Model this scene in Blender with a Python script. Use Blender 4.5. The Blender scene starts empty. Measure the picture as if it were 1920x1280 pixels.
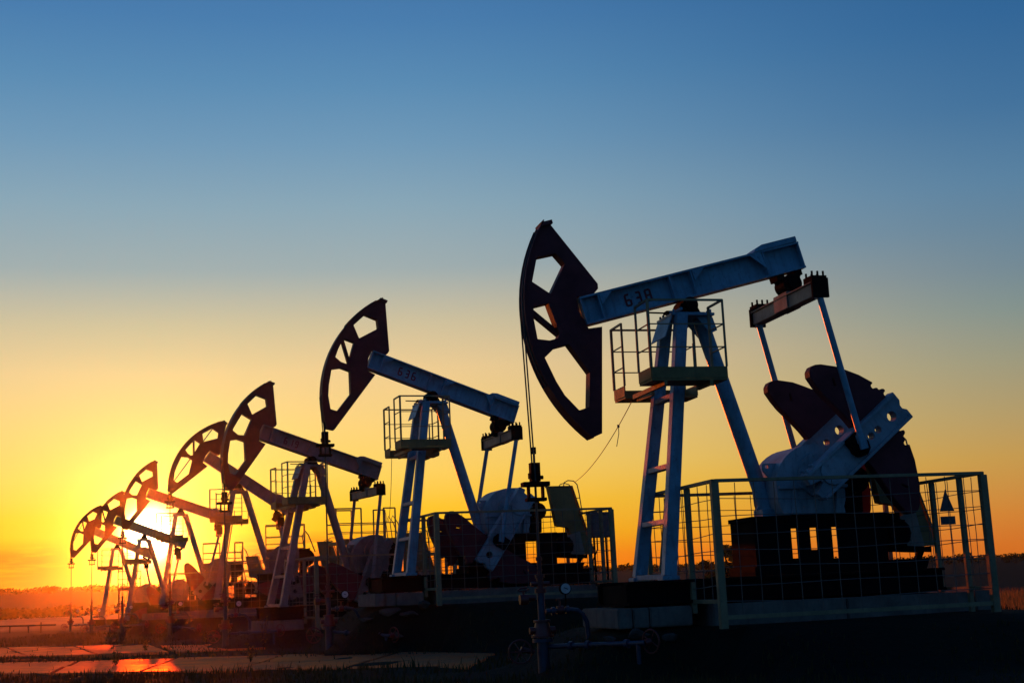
import bpy, bmesh, math, random
from math import sin, cos, pi, radians as R, atan2, hypot, exp
from mathutils import Vector, Matrix
from mathutils.geometry import tessellate_polygon
random.seed(7)
S = bpy.context.scene
COL = S.collection
EYE = 1.55                                   # eye height above the field
FPX = 2565.4                                 # focal length in pixels of a 1920 wide frame
TILT, ROLL = R(10.206), R(2.66)

# ------------------------------------------------------------------ helpers
class MB:
    """collects shapes, then links them as one mesh object"""
    def __init__(s): s.v = []; s.f = []
    def add(s, vs, fs):
        o = len(s.v); s.v += [tuple(p) for p in vs]; s.f += [tuple(i + o for i in f) for f in fs]
    def box(s, x0, x1, y0, y1, z0, z1):
        s.add([(x0,y0,z0),(x1,y0,z0),(x1,y1,z0),(x0,y1,z0),(x0,y0,z1),(x1,y0,z1),(x1,y1,z1),(x0,y1,z1)],
              [(0,3,2,1),(4,5,6,7),(0,1,5,4),(1,2,6,5),(2,3,7,6),(3,0,4,7)]); return s
    def bar(s, p, q, w, h, up=(0,0,1), w2=None, h2=None):
        p, q = Vector(p), Vector(q); d = (q - p).normalized(); up = Vector(up)
        if abs(d.dot(up)) > .98: up = Vector((0,1,0))
        a = d.cross(up).normalized(); b = a.cross(d).normalized()
        w2 = w if w2 is None else w2; h2 = h if h2 is None else h2
        vs = [p + a*(i*w/2) + b*(j*h/2) for i, j in ((-1,-1),(1,-1),(1,1),(-1,1))] + \
             [q + a*(i*w2/2) + b*(j*h2/2) for i, j in ((-1,-1),(1,-1),(1,1),(-1,1))]
        s.add(vs, [(0,1,2,3),(7,6,5,4),(1,0,4,5),(2,1,5,6),(3,2,6,7),(0,3,7,4)]); return s
    def tube(s, p, q, r, n=10, r2=None):
        p, q = Vector(p), Vector(q); d = (q - p).normalized(); up = Vector((0,0,1)) if abs(d.z) < .95 else Vector((0,1,0))
        a = d.cross(up).normalized(); b = d.cross(a); r2 = r if r2 is None else r2
        vs = [p + (a*cos(2*pi*i/n) + b*sin(2*pi*i/n))*r for i in range(n)] + [q + (a*cos(2*pi*i/n) + b*sin(2*pi*i/n))*r2 for i in range(n)]
        s.add(vs, [(i, (i+1) % n, n+(i+1) % n, n+i) for i in range(n)] + [tuple(range(n))[::-1], tuple(range(n, 2*n))]); return s
    def path(s, pts, r, n=6):
        pts = [Vector(p) for p in pts]; m = len(pts); rings = []
        ref = Vector((0.13, .9, .41)).normalized()
        for i, p in enumerate(pts):
            d = (pts[min(i+1, m-1)] - pts[max(i-1, 0)]).normalized()
            a = d.cross(ref).normalized(); b = d.cross(a)
            rings.append([p + (a*cos(2*pi*k/n) + b*sin(2*pi*k/n))*r for k in range(n)])
        fs = []
        for i in range(m-1):
            fs += [(i*n+k, i*n+(k+1) % n, (i+1)*n+(k+1) % n, (i+1)*n+k) for k in range(n)]
        fs += [tuple(range(n))[::-1], tuple((m-1)*n+k for k in range(n))]
        s.add([p for r_ in rings for p in r_], fs); return s
    def ring(s, c, axis, r, t, n=18, m=6):
        axis = Vector(axis).normalized(); up = Vector((0,0,1)) if abs(axis.z) < .9 else Vector((1,0,0))
        a = axis.cross(up).normalized(); b = axis.cross(a); c = Vector(c); vs = []
        for i in range(n):
            e = a*cos(2*pi*i/n) + b*sin(2*pi*i/n)
            for k in range(m): vs.append(c + e*(r + t*cos(2*pi*k/m)) + axis*(t*sin(2*pi*k/m)))
        s.add(vs, [(i*m+k, i*m+(k+1) % m, ((i+1) % n)*m+(k+1) % m, ((i+1) % n)*m+k) for i in range(n) for k in range(m)]); return s
    def prism(s, loops, y0, y1):
        """loops of (x, z): the outline first, then holes; extruded from y0 to y1"""
        tri = tessellate_polygon([[Vector((x, z, 0)) for x, z in l] for l in loops])
        flat = [p for l in loops for p in l]; n = len(flat)
        s.add([(x, y0, z) for x, z in flat] + [(x, y1, z) for x, z in flat], [t for t in tri] + [tuple(i+n for i in t[::-1]) for t in tri])
        for l in loops:
            m = len(l)
            s.add([(x, y0, z) for x, z in l] + [(x, y1, z) for x, z in l], [(i, (i+1) % m, m+(i+1) % m, m+i) for i in range(m)])
        return s
    def disc(s, c, r, y0, y1, n=20):
        return s.tube((c[0], y0, c[1]), (c[0], y1, c[1]), r, n)
    def bolts(s, pts, r=.022, h=.06, d=(0,0,1)):
        for p in pts: s.tube(p, Vector(p) + Vector(d)*h, r, 6)
        return s
    def mesh(s, name, mat, bevel=0):
        me = bpy.data.meshes.new(name); me.from_pydata(s.v, [], s.f)
        bm = bmesh.new(); bm.from_mesh(me)
        bmesh.ops.remove_doubles(bm, verts=bm.verts, dist=1e-5)
        bmesh.ops.recalc_face_normals(bm, faces=bm.faces)
        if bevel:
            es = [e for e in bm.edges if len(e.link_faces) == 2 and e.calc_face_angle(0) > .6]
            try: bmesh.ops.bevel(bm, geom=es, offset=bevel, segments=2, affect='EDGES', clamp_overlap=True)
            except Exception: pass
        bm.to_mesh(me); bm.free(); me.materials.append(mat)
        return me

def obj(name, me, parent=None, loc=(0,0,0), rot=(0,0,0)):
    o = bpy.data.objects.new(name, me); COL.objects.link(o)
    o.location = loc; o.rotation_euler = rot
    if parent: o.parent = parent
    return o
def thing(name, label, cat, loc=(0,0,0), rz=0, group=None, me=None):
    o = obj(name, me, None, loc, (0,0,rz)); o['label'] = label; o['category'] = cat
    if group: o['group'] = group
    return o
def struct(name, me, kind='structure'):
    o = obj(name, me); o['kind'] = kind; return o
def smooth(me, ang=35):
    for p in me.polygons: p.use_smooth = True
    try: me.set_sharp_from_angle(angle=R(ang))
    except Exception: pass
    return me
def sm(a, b, x):
    t = min(1, max(0, (x-a)/(b-a))); return t*t*(3-2*t)

# ------------------------------------------------------------------ materials
def lin(r, g, b):
    f = lambda c: c/12.92 if c <= .04045 else ((c+.055)/1.055)**2.4
    return (f(r/255), f(g/255), f(b/255), 1)
class NT:
    def __init__(s, tree): s.t = tree; s.n = tree.nodes; s.l = tree.links; s.n.clear()
    def new(s, typ, **kw):
        n = s.n.new(typ)
        for k, v in kw.items(): setattr(n, k, v)
        return n
    def link(s, a, b): s.l.new(a, b)
    def m(s, op, a, b=None, c=None, clamp=False):
        n = s.new('ShaderNodeMath', operation=op, use_clamp=clamp)
        for i, x in enumerate((a, b, c)):
            if x is None: continue
            if isinstance(x, (int, float)): n.inputs[i].default_value = x
            else: s.link(x, n.inputs[i])
        return n.outputs[0]
    def ramp(s, fac, stops):
        n = s.new('ShaderNodeValToRGB'); el = n.color_ramp.elements
        while len(el) > 1: el.remove(el[-1])
        el[0].position = stops[0][0]; el[0].color = stops[0][1]
        for p, c in stops[1:]:
            e = el.new(p); e.color = c
        s.link(fac, n.inputs[0]); return n.outputs[0]
    def mix(s, fac, a, b, blend='MIX'):
        n = s.new('ShaderNodeMix', data_type='RGBA', blend_type=blend)
        for i, x in ((0, fac), (6, a), (7, b)):
            if isinstance(x, (int, float)): n.inputs[i].default_value = x
            elif isinstance(x, tuple): n.inputs[i].default_value = x
            else: s.link(x, n.inputs[i])
        return n.outputs[2]
    def noise(s, vec, scale, detail=6, rough=.6, out=0):
        n = s.new('ShaderNodeTexNoise'); n.inputs['Scale'].default_value = scale
        n.inputs['Detail'].default_value = detail; n.inputs['Roughness'].default_value = rough
        if vec: s.link(vec, n.inputs['Vector'])
        return n.outputs[out]
def g(v): return (v, v, v, 1)
def painted(name, col, dirt, rough=.45, wear=.5, streak=True, spec=.5, bump=.15, metallic=0.0):
    """weathered paint: patches, vertical runs of grime and rust specks that belong to the surface"""
    m = bpy.data.materials.new(name); m.use_nodes = True; t = NT(m.node_tree)
    out = t.new('ShaderNodeOutputMaterial'); b = t.new('ShaderNodeBsdfPrincipled'); t.link(b.outputs[0], out.inputs[0])
    tc = t.new('ShaderNodeTexCoord'); oi = t.new('ShaderNodeObjectInfo')
    ad = t.new('ShaderNodeVectorMath', operation='ADD'); t.link(tc.outputs['Object'], ad.inputs[0])
    sc = t.m('MULTIPLY', oi.outputs['Random'], 37.0); t.link(sc, ad.inputs[1]); v = ad.outputs[0]
    n1 = t.noise(v, 2.3, 8, .65); n2 = t.noise(v, 14, 6, .7)
    mp = t.new('ShaderNodeMapping'); mp.inputs['Scale'].default_value = (7, 7, .9); t.link(v, mp.inputs['Vector'])
    n3 = t.noise(mp.outputs[0], 2.0, 5, .6)
    c = t.mix(t.ramp(n1, [(.35, g(0)), (.7, g(1))]), tuple(col) + (1,), tuple(x*.58 for x in col) + (1,))
    if streak: c = t.mix(t.m('MULTIPLY', t.ramp(n3, [(.5, g(0)), (.78, g(1))]), .75*wear), c, tuple(dirt) + (1,))
    c = t.mix(t.m('MULTIPLY', t.ramp(n2, [(.58, g(0)), (.7, g(1))]), wear), c, tuple(dirt) + (1,))
    t.link(c, b.inputs['Base Color'])
    t.link(t.m('ADD', t.m('MULTIPLY', n1, .35), rough - .15), b.inputs['Roughness'])
    b.inputs['Specular IOR Level'].default_value = spec; b.inputs['Metallic'].default_value = metallic
    bp = t.new('ShaderNodeBump'); bp.inputs['Strength'].default_value = bump; bp.inputs['Distance'].default_value = .02
    t.link(n2, bp.inputs['Height']); t.link(bp.outputs[0], b.inputs['Normal'])
    return m
M = dict(
 grey=painted('pale_blue_paint', (.17,.41,.54), (.06,.085,.10), .45, .75, spec=.3),
 backlit_grey=painted('weathered_backlit_grey_paint', (.26,.235,.22), (.09,.065,.05), .5, .7),  # far pumps: warm backlit tone put into the paint colour, plus grime
 backlit_white=painted('weathered_backlit_cream_paint', (.20,.175,.155), (.07,.05,.04), .5, .7),  # off-white of the far pumps, dimmed and warmed to look backlit
 white=painted('off_white_paint', (.30,.42,.48), (.07,.065,.06), .5, .6),
 maroon=painted('maroon_paint', (.15,.032,.042), (.06,.02,.02), .6, .35, spec=.18),
 dark=painted('dark_oily_steel', (.008,.008,.009), (.014,.011,.010), .85, .4, spec=.04),
 yellow=painted('faded_yellow_paint', (.26,.19,.055), (.09,.05,.03), .55, .5),
 fence=painted('fence_paint', (.30,.25,.13), (.10,.07,.04), .55, .5),
 wire=painted('galvanised_wire', (.13,.12,.10), (.12,.08,.05), .5, .3, bump=0),
 cable=painted('steel_cable', (.05,.05,.05), (.03,.02,.02), .5, .3, bump=0),
 red=painted('valve_red_paint', (.15,.02,.018), (.05,.02,.015), .45, .5),
 blue=painted('pipe_blue_paint', (.022,.04,.08), (.02,.018,.018), .4, .45),
 tan=painted('equalizer_paint', (.33,.28,.22), (.14,.09,.05), .55, .6),
 concrete=painted('weathered_concrete', (.21,.19,.16), (.10,.095,.085), .9, .7, spec=.12, bump=.5),
 rubble=painted('broken_concrete', (.085,.08,.07), (.03,.028,.025), .9, .6, streak=False, spec=.2, bump=.8),
 digit=painted('digit_red_paint', (.16,.012,.014), (.06,.02,.02), .6, .4, streak=False, bump=0),
 dial=painted('gauge_dial', (.75,.75,.72), (.4,.38,.33), .35, .15, streak=False, bump=0),
 cabinet=painted('cabinet_grey_paint', (.10,.11,.12), (.05,.035,.025), .5, .4),
 bark=painted('bark', (.035,.025,.02), (.02,.016,.014), .9, .5, spec=.1, bump=.6),
)
def leafy(name, col, col2, trans=.35):
    m = bpy.data.materials.new(name); m.use_nodes = True; t = NT(m.node_tree)
    out = t.new('ShaderNodeOutputMaterial'); d = t.new('ShaderNodeBsdfDiffuse'); tr = t.new('ShaderNodeBsdfTranslucent'); mx = t.new('ShaderNodeMixShader')
    geo = t.new('ShaderNodeNewGeometry'); n = t.noise(geo.outputs['Position'], .8, 4, .7)
    c = t.mix(t.m('ADD', t.m('MULTIPLY', geo.outputs['Random Per Island'], .6), t.m('MULTIPLY', n, .4)), tuple(col)+(1,), tuple(col2)+(1,))
    t.link(c, d.inputs[0]); t.link(c, tr.inputs[0]); mx.inputs[0].default_value = trans
    t.link(d.outputs[0], mx.inputs[1]); t.link(tr.outputs[0], mx.inputs[2]); t.link(mx.outputs[0], out.inputs[0])
    return m
M['leaf'] = leafy('tree_leaves', (.03,.045,.015), (.06,.075,.025))
M['grass'] = leafy('grass_blades', (.018,.024,.008), (.095,.08,.04), .4)
M['straw'] = leafy('dry_grass_blades', (.16,.11,.035), (.27,.19,.06), .5)
M['wood'] = leafy('woodland_leaves', (.010,.013,.008), (.018,.020,.010), 0.0)
def ground_mat():
    m = bpy.data.materials.new('field_soil_and_grass'); m.use_nodes = True; t = NT(m.node_tree)
    out = t.new('ShaderNodeOutputMaterial'); b = t.new('ShaderNodeBsdfPrincipled'); t.link(b.outputs[0], out.inputs[0])
    geo = t.new('ShaderNodeNewGeometry'); p = geo.outputs['Position']
    n1 = t.noise(p, .35, 8, .65); n2 = t.noise(p, 5, 8, .7); n3 = t.noise(p, .04, 4, .5)
    c = t.mix(t.ramp(n1, [(.35, g(0)), (.65, g(1))]), (.013,.012,.009,1), (.020,.022,.010,1))
    c = t.mix(t.m('MULTIPLY', n2, .6), c, (.006,.005,.004,1))
    sx = t.new('ShaderNodeSeparateXYZ'); t.link(p, sx.inputs[0])
    far = t.m('MULTIPLY', t.ramp(t.m('MULTIPLY', sx.outputs['Y'], 1/400), [(.26, g(0)), (.33, g(1)), (.76, g(1)), (.82, g(0))]), t.ramp(n3, [(.3, g(.5)), (.6, g(1))]))
    c = t.mix(far, c, (.30,.22,.10,1))                      # the pale stubble field beyond the wells
    wood = t.ramp(t.m('MULTIPLY', sx.outputs['Y'], 1/400), [(.755, g(0)), (.80, g(1))])
    c = t.mix(wood, c, (.014,.016,.009,1))
    t.link(c, b.inputs['Base Color']); b.inputs['Roughness'].default_value = .95; b.inputs['Specular IOR Level'].default_value = .12
    bp = t.new('ShaderNodeBump'); bp.inputs['Strength'].default_value = .8; bp.inputs['Distance'].default_value = .08
    t.link(n2, bp.inputs['Height']); t.link(bp.outputs[0], b.inputs['Normal'])
    return m
M['ground'] = ground_mat()
def slab_mat():
    m = bpy.data.materials.new('worn_concrete_slabs'); m.use_nodes = True; t = NT(m.node_tree)
    out = t.new('ShaderNodeOutputMaterial'); b = t.new('ShaderNodeBsdfPrincipled'); t.link(b.outputs[0], out.inputs[0])
    geo = t.new('ShaderNodeNewGeometry'); p = geo.outputs['Position']
    n1 = t.noise(p, .6, 8, .7); n2 = t.noise(p, 9, 8, .75)
    c = t.mix(t.ramp(n1, [(.4, g(0)), (.66, g(1))]), (.24,.185,.135,1), (.14,.11,.08,1))
    c = t.mix(t.ramp(n2, [(.52, g(0)), (.72, g(.8))]), c, (.05,.042,.033,1))
    t.link(c, b.inputs['Base Color']); b.inputs['Specular IOR Level'].default_value = .06; b.inputs['Roughness'].default_value = .8
    gl = t.new('ShaderNodeBsdfAnisotropic'); gl.inputs['Color'].default_value = (.95,.26,.05,1)   # orange sheen of the low sun, put into the gloss colour
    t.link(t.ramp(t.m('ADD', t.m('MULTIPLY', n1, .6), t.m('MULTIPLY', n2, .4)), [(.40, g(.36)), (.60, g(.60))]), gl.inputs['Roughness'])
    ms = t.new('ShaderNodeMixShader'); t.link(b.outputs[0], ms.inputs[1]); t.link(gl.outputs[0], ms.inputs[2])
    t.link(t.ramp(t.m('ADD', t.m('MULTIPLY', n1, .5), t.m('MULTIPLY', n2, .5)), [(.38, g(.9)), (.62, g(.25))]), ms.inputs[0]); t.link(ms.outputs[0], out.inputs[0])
    bp = t.new('ShaderNodeBump'); bp.inputs['Strength'].default_value = .12; bp.inputs['Distance'].default_value = .02
    t.link(n2, bp.inputs['Height']); t.link(bp.outputs[0], b.inputs['Normal']); t.link(bp.outputs[0], gl.inputs['Normal'])
    return m
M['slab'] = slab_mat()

# ------------------------------------------------------------------ camera
def ray(px, py):
    """direction from the eye through a pixel of the 1920 x 1280 photograph"""
    a, b_ = px-960, py-640; c, s_ = cos(ROLL), sin(ROLL)
    x, u = (c*a - s_*b_)/FPX, -(s_*a + c*b_)/FPX
    return Vector((x, cos(TILT)-u*sin(TILT), sin(TILT)+u*cos(TILT)))
def on_ground(px, py, z=0):
    d = ray(px, py); return d*((z-EYE)/d.z) + Vector((0,0,EYE))
cam = bpy.data.cameras.new('camera'); co = bpy.data.objects.new('camera', cam); COL.objects.link(co)
cam.sensor_width = 36; cam.lens = FPX*36/1920; cam.clip_start = .1; cam.clip_end = 6000
co.matrix_world = Matrix.Translation((0,0,EYE)) @ Matrix.Rotation(pi/2+TILT, 4, 'X') @ Matrix.Rotation(-ROLL, 4, 'Z')
S.camera = co

# ------------------------------------------------------------------ sun, sky
SUN_AZ, SUN_EL = R(-15.08), R(2.76)
SD = Vector((sin(SUN_AZ)*cos(SUN_EL), cos(SUN_AZ)*cos(SUN_EL), sin(SUN_EL)))
sl = bpy.data.lights.new('sun', 'SUN'); sl.energy = 3.6; sl.angle = R(.6); sl.color = (1.0, .12, .006)
so = bpy.data.objects.new('sun', sl); COL.objects.link(so); so.rotation_euler = SD.to_track_quat('Z', 'Y').to_euler()
w = bpy.data.worlds.new('World'); S.world = w; w.use_nodes = True; t = NT(w.node_tree)
out = t.new('ShaderNodeOutputWorld'); bg = t.new('ShaderNodeBackground'); 
tc = t.new('ShaderNodeTexCoord'); D = tc.outputs['Generated']
nrm = t.new('ShaderNodeVectorMath', operation='NORMALIZE'); t.link(D, nrm.inputs[0]); D = nrm.outputs[0]
sp = t.new('ShaderNodeSeparateXYZ'); t.link(D, sp.inputs[0]); X, Y, Z = sp.outputs
el = t.m('MULTIPLY', t.m('ARCSINE', Z), 180/pi)
hl = t.m('SQRT', t.m('ADD', t.m('MULTIPLY', X, X), t.m('MULTIPLY', Y, Y)))
ca = t.m('DIVIDE', t.m('ADD', t.m('MULTIPLY', X, sin(SUN_AZ)), t.m('MULTIPLY', Y, cos(SUN_AZ))), hl)
daz = t.m('MULTIPLY', t.m('ARCCOSINE', t.m('MINIMUM', t.m('MAXIMUM', ca, -1), 1)), 180/pi)
dt = t.new('ShaderNodeVectorMath', operation='DOT_PRODUCT'); t.link(D, dt.inputs[0]); dt.inputs[1].default_value = SD
gam = t.m('MULTIPLY', t.m('ARCCOSINE', t.m('MINIMUM', dt.outputs['Value'], 1)), 180/pi)
pos = t.m('POWER', t.m('MULTIPLY', t.m('MAXIMUM', el, 0), 1/90), .5)
def eramp(rows): return t.ramp(pos, [((e/90)**.5, lin(*c)) for e, c in rows])
SKY_SUN = [(0,(250,104,0)),(1.2,(255,138,0)),(2.2,(255,180,10)),(3.5,(255,198,45)),(5,(253,209,96)),(7,(249,209,125)),(9.2,(239,205,146)),(11.2,(207,193,157)),(13.4,(160,174,175)),(16,(137,167,183)),(18.6,(111,153,184)),(21,(90,140,180)),(23.6,(73,125,174)),(32,(42,88,142)),(60,(22,54,104)),(90,(18,46,92))]
SKY_SIDE = [(0,(200,98,30)),(.8,(210,112,38)),(2,(207,128,55)),(4.2,(193,150,80)),(6,(173,152,106)),(8,(150,150,126)),(10,(124,143,141)),(11.6,(110,135,149)),(15,(87,128,160)),(18,(64,112,155)),(21.6,(48,100,150)),(32,(32,76,128)),(60,(20,52,100)),(90,(18,46,92))]
SKY_BACK = [(0,(56,92,120)),(5,(55,94,127)),(12,(50,92,132)),(25,(40,80,128)),(60,(24,56,104)),(90,(18,46,92))]
def sstep(a, b, x):
    q = t.m('MULTIPLY', t.m('SUBTRACT', x, a), 1/(b-a), clamp=True)
    return t.m('MULTIPLY', t.m('MULTIPLY', q, q), t.m('SUBTRACT', 3, t.m('MULTIPLY', q, 2)))
sky = t.mix(sstep(8, 40, daz), eramp(SKY_SUN), eramp(SKY_SIDE))
sky = t.mix(sstep(42, 110, daz), sky, eramp(SKY_BACK))
# low bank of cloud near the horizon left of the sun
mp = t.new('ShaderNodeMapping'); mp.inputs['Scale'].default_value = (9, 9, 75); t.link(D, mp.inputs['Vector'])
cn = t.noise(mp.outputs[0], 1.3, 7, .6)
band = t.m('MULTIPLY', t.m('MULTIPLY', sstep(.2, 1.0, el), t.m('SUBTRACT', 1, sstep(1.9, 2.9, el))), t.m('MULTIPLY', sstep(2.4, 4.2, daz), t.m('SUBTRACT', 1, sstep(9, 14, daz))))
sky = t.mix(t.m('MULTIPLY', t.ramp(cn, [(.36, g(0)), (.52, g(1))]), t.m('MULTIPLY', band, .9)), sky, lin(226, 96, 14))
def glow(width, col, pw=1.0):
    e = t.m('EXPONENT', t.m('MULTIPLY', t.m('POWER', t.m('DIVIDE', gam, width), pw), -1))
    return t.mix(e, (0,0,0,1), tuple(col) + (1,))
for wd, c, pw in ((.78, (9, 8, 5.5), 2.5), (1.4, (.9, 1.0, .5), 1), (2.5, (.35, .80, .05), 1)):
    sky = t.mix(1.0, sky, glow(wd, c, pw), 'ADD')
# a weak physical sky underneath
ns = t.new('ShaderNodeTexSky'); ns.sky_type = 'NISHITA'; ns.sun_disc = False
ns.sun_elevation = SUN_EL; ns.sun_rotation = SUN_AZ; ns.altitude = 150; ns.dust_density = 2.0
bg2 = t.new('ShaderNodeBackground'); t.link(ns.outputs[0], bg2.inputs[0]); bg2.inputs[1].default_value = .0004
t.link(sky, bg.inputs[0]); bg.inputs[1].default_value = 1.0
ads = t.new('ShaderNodeAddShader'); t.link(bg.outputs[0], ads.inputs[0]); t.link(bg2.outputs[0], ads.inputs[1]); t.link(ads.outputs[0], out.inputs[0])

# ------------------------------------------------------------------ pump positions (fitted to the photograph)
H = 5.0
PUMPS = [  # x, y, base z above the eye, yaw, beam angle, pin radius, foot x, style
 (3.258, 25.14, .019, 13.79, 14.1, .68, -.94, 'brace'),
 (-2.418, 38.735, .465, 19.05, -20.29, 1.12, -.94, 'brace'),
 (-7.319, 48.188, -.264, 26.28, -18.68, 1.16, -1.28, 'open'),
 (-12.842, 62.834, .114, 10.99, -35.0, 1.12, -1.0, 'brace'),
 (-18.714, 75.785, .006, 13.45, -20.39, 1.12, -1.0, 'open'),
 (-23.199, 84.844, -.863, 13.78, -21.56, 1.12, -1.0, 'brace'),
 (-28.592, 97.558, -.834, 15.34, -25.4, 1.12, -1.0, 'brace'),
]
def to_world(n, x, y, z):
    p = PUMPS[n]; a = R(p[3]); return Vector((p[0]+cos(a)*x-sin(a)*y, p[1]+sin(a)*x+cos(a)*y, p[2]+EYE+z))
def to_local(n, X_, Y_):
    p = PUMPS[n]; a = R(p[3]); dx, dy = X_-p[0], Y_-p[1]; return cos(a)*dx+sin(a)*dy, -sin(a)*dx+cos(a)*dy

# ------------------------------------------------------------------ terrain
def hsh(i, j):
    v = sin(i*127.1 + j*311.7)*43758.5453; return v - math.floor(v)
def vn(x, y):
    i, j = math.floor(x), math.floor(y); fx, fy = x-i, y-j; fx = fx*fx*(3-2*fx); fy = fy*fy*(3-2*fy)
    return (hsh(i,j)*(1-fx)+hsh(i+1,j)*fx)*(1-fy) + (hsh(i,j+1)*(1-fx)+hsh(i+1,j+1)*fx)*fy
RIDGE = [(-60, .95), (-21, .88), (-15, .82), (-5, .80), (5, .68), (13, .57), (20, .36), (32, .3), (60, .4)]
def ridge(az):
    for (a, u), (b, v) in zip(RIDGE, RIDGE[1:]):
        if az <= b: return u + (v-u)*max(0, (az-a)/(b-a))
    return RIDGE[-1][1]
def height(x, y):
    z = 0.0; d = hypot(x, y); az = math.degrees(atan2(x, y)) if y > 1 else (90 if x > 0 else -90)
    for n, p in enumerate(PUMPS[:5]):
        if abs(x-p[0]) > 14 or abs(y-p[1]) > 14: continue
        lx, ly = to_local(n, x, y); top = max(0, p[2] + EYE - .80)
        fr = 1 - sm(-.9, -.1, lx)                          # in front of the footing block the bank drops away sooner
        q = hypot(max(-1.75-lx, 0, lx-5.15)/(1.0 if lx > 0 else .75), max((-2.55+1.5*fr)-ly, 0)/(1-.5*fr), max(0, ly-2.3))
        z = max(z, top*(1 - sm(0, 2.3, q)))
    k_ = 1 - .75*sm(.1, .6, z); z += (vn(x*.9, y*.9)-.5)*.10*k_ + (vn(x*.23+9, y*.23)-.5)*.12*k_
    if 200 < d and y > 0:
        z *= .3
    if y > 10:                                            # the field falls away to the right, wooded slopes behind
        z -= 9*sm(66, 200, d)*sm(2, 9, az)
        q = min(d, 430); z += sm(305, 425, d)*(q*math.tan(R(ridge(az)*.86)) + EYE + 9*sm(2, 9, az))
    return z
def axis(segs):
    o = []
    for a, b, st in segs:
        k = max(1, round((b-a)/st)); o += [a + (b-a)*i/k for i in range(k)]
    return o + [segs[-1][1]]
xs = axis([(-700,-300,40),(-300,-120,12),(-120,-40,4),(-40,14,.45),(14,60,2),(60,140,8),(140,300,12),(300,700,40)])
ys = axis([(-120,10,10),(10,60,.45),(60,105,.9),(105,180,5),(180,460,10),(460,700,40)])
gv = [(x, y, height(x, y)) for y in ys for x in xs]; nx = len(xs)
gf = [(j*nx+i, j*nx+i+1, (j+1)*nx+i+1, (j+1)*nx+i) for j in range(len(ys)-1) for i in range(nx-1)]
me = bpy.data.meshes.new('ground'); me.from_pydata(gv, [], gf); me.materials.append(M['ground'])
for p in me.polygons: p.use_smooth = True
struct('ground', me)

# ------------------------------------------------------------------ the pumpjack: shared part meshes
bev = .008
def steps(a, b, n): return [a + (b-a)*i/n for i in range(n+1)]
HR, A1, A2 = 3.12, R(44.6), R(-36.8)
arc = lambda r, a: (-r*cos(a), r*sin(a))
def head_mesh(style):
    outer = [arc(HR, a) for a in steps(A1, A2, 26)]
    back = [(-2.31,-1.84),(-1.72,.03),(-1.98,.06),(-2.06,.40),(-2.03,.68),(-1.67,.67),(-1.58,.73),(-1.56,.82),(-2.10,2.08)]
    top = [(-2.54,1.57),(-2.17,1.56),(-2.06,1.33),(-2.49,.85),(-2.76,1.15)]
    if style == 'brace': mids = [[(-2.87,.70),(-2.58,.70),(-2.54,.10),(-2.60,.03),(-2.76,.03),(-2.97,.11),(-2.93,.50)]]
    else: mids = [[(-2.83,.78),(-2.44,.70),(-2.50,.08),(-2.74,.02),(-2.98,.11)]]
    low = [(-2.94,-.25),(-2.70,-.12),(-2.43,-.12),(-2.20,-.72),(-2.40,-1.32),(-2.60,-1.33),(-2.78,-1.0),(-2.86,-.72)]
    b = MB(); b.prism([outer + back, top] + mids + [low], -.13, .13)
    return b.mesh('horsehead', M['maroon'])
HEAD = {k: head_mesh(k) for k in ('brace', 'open')}
b = MB(); ro, ri = [arc(HR+.022, a) for a in steps(A1, A2, 30)], [arc(HR+.001, a) for a in steps(A2, A1, 30)]
b.prism([ro + ri], -.21, .21); b.box(-2.30, -2.08, -.21, .21, 2.10, 2.17)
ARCF = b.mesh('cable_track', M['maroon'])
b = MB(); b.bar((-2.90,.07,.66), (-2.50,.07,.10), .09, .13, (0,1,0)); BRACE = b.mesh('diagonal_brace', M['maroon'])

# walking beam: I-section, thick rear end, stiffeners and gussets
b = MB(); b.box(-2.0,2.56,-.2,.2,.13,.165); b.box(-2.0,2.56,-.2,.2,.62,.655); b.box(-2.0,2.56,-.045,.045,.165,.62)
for a in (-1.985, -1.64, -.19, .25, 1.78, 2.545):
    b.box(a-.012, a+.012, -.19, -.045, .165, .62); b.box(a-.012, a+.012, .045, .19, .165, .62)
BEAM = b.mesh('walking_beam', M['grey'])
GUSS = []
for pl, c in (([(-1.62,.618),(-1.36,.618),(-1.61,.42)], (-1.55,.565)), ([(.27,.618),(.53,.618),(.285,.42)], (.34,.565)), ([(1.5,.618),(1.74,.618),(1.77,.30)], (1.68,.545))):
    b = MB(); b.prism([pl], -.2, -.18); b.disc(c, .034, -.212, -.19, 12); GUSS.append(b.mesh('gusset', M['grey']))
b = MB(); b.prism([[(1.60,.658),(1.66,.72),(1.80,.765),(2.53,.765),(2.53,.658)]], -.22, .22)
ENDB = b.mesh('end_box', M['grey'], .006)
b = MB(); b.box(2.30,2.46,-.17,.17,.02,.13); b.box(1.92,2.08,-.17,.17,.02,.13); b.disc((2.18,-.10), .19, -.22, .22, 22)
b.disc((2.18,-.10), .11, -.27, .27, 16); b.box(2.06,2.30,-.11,.11,-.40,-.14); b.bar((2.0,0,.06),(2.14,0,-.18),.26,.1); b.bar((2.40,0,.06),(2.24,0,-.18),.26,.1)
TAILB = b.mesh('tail_bearing', M['dark'], .006)
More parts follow.
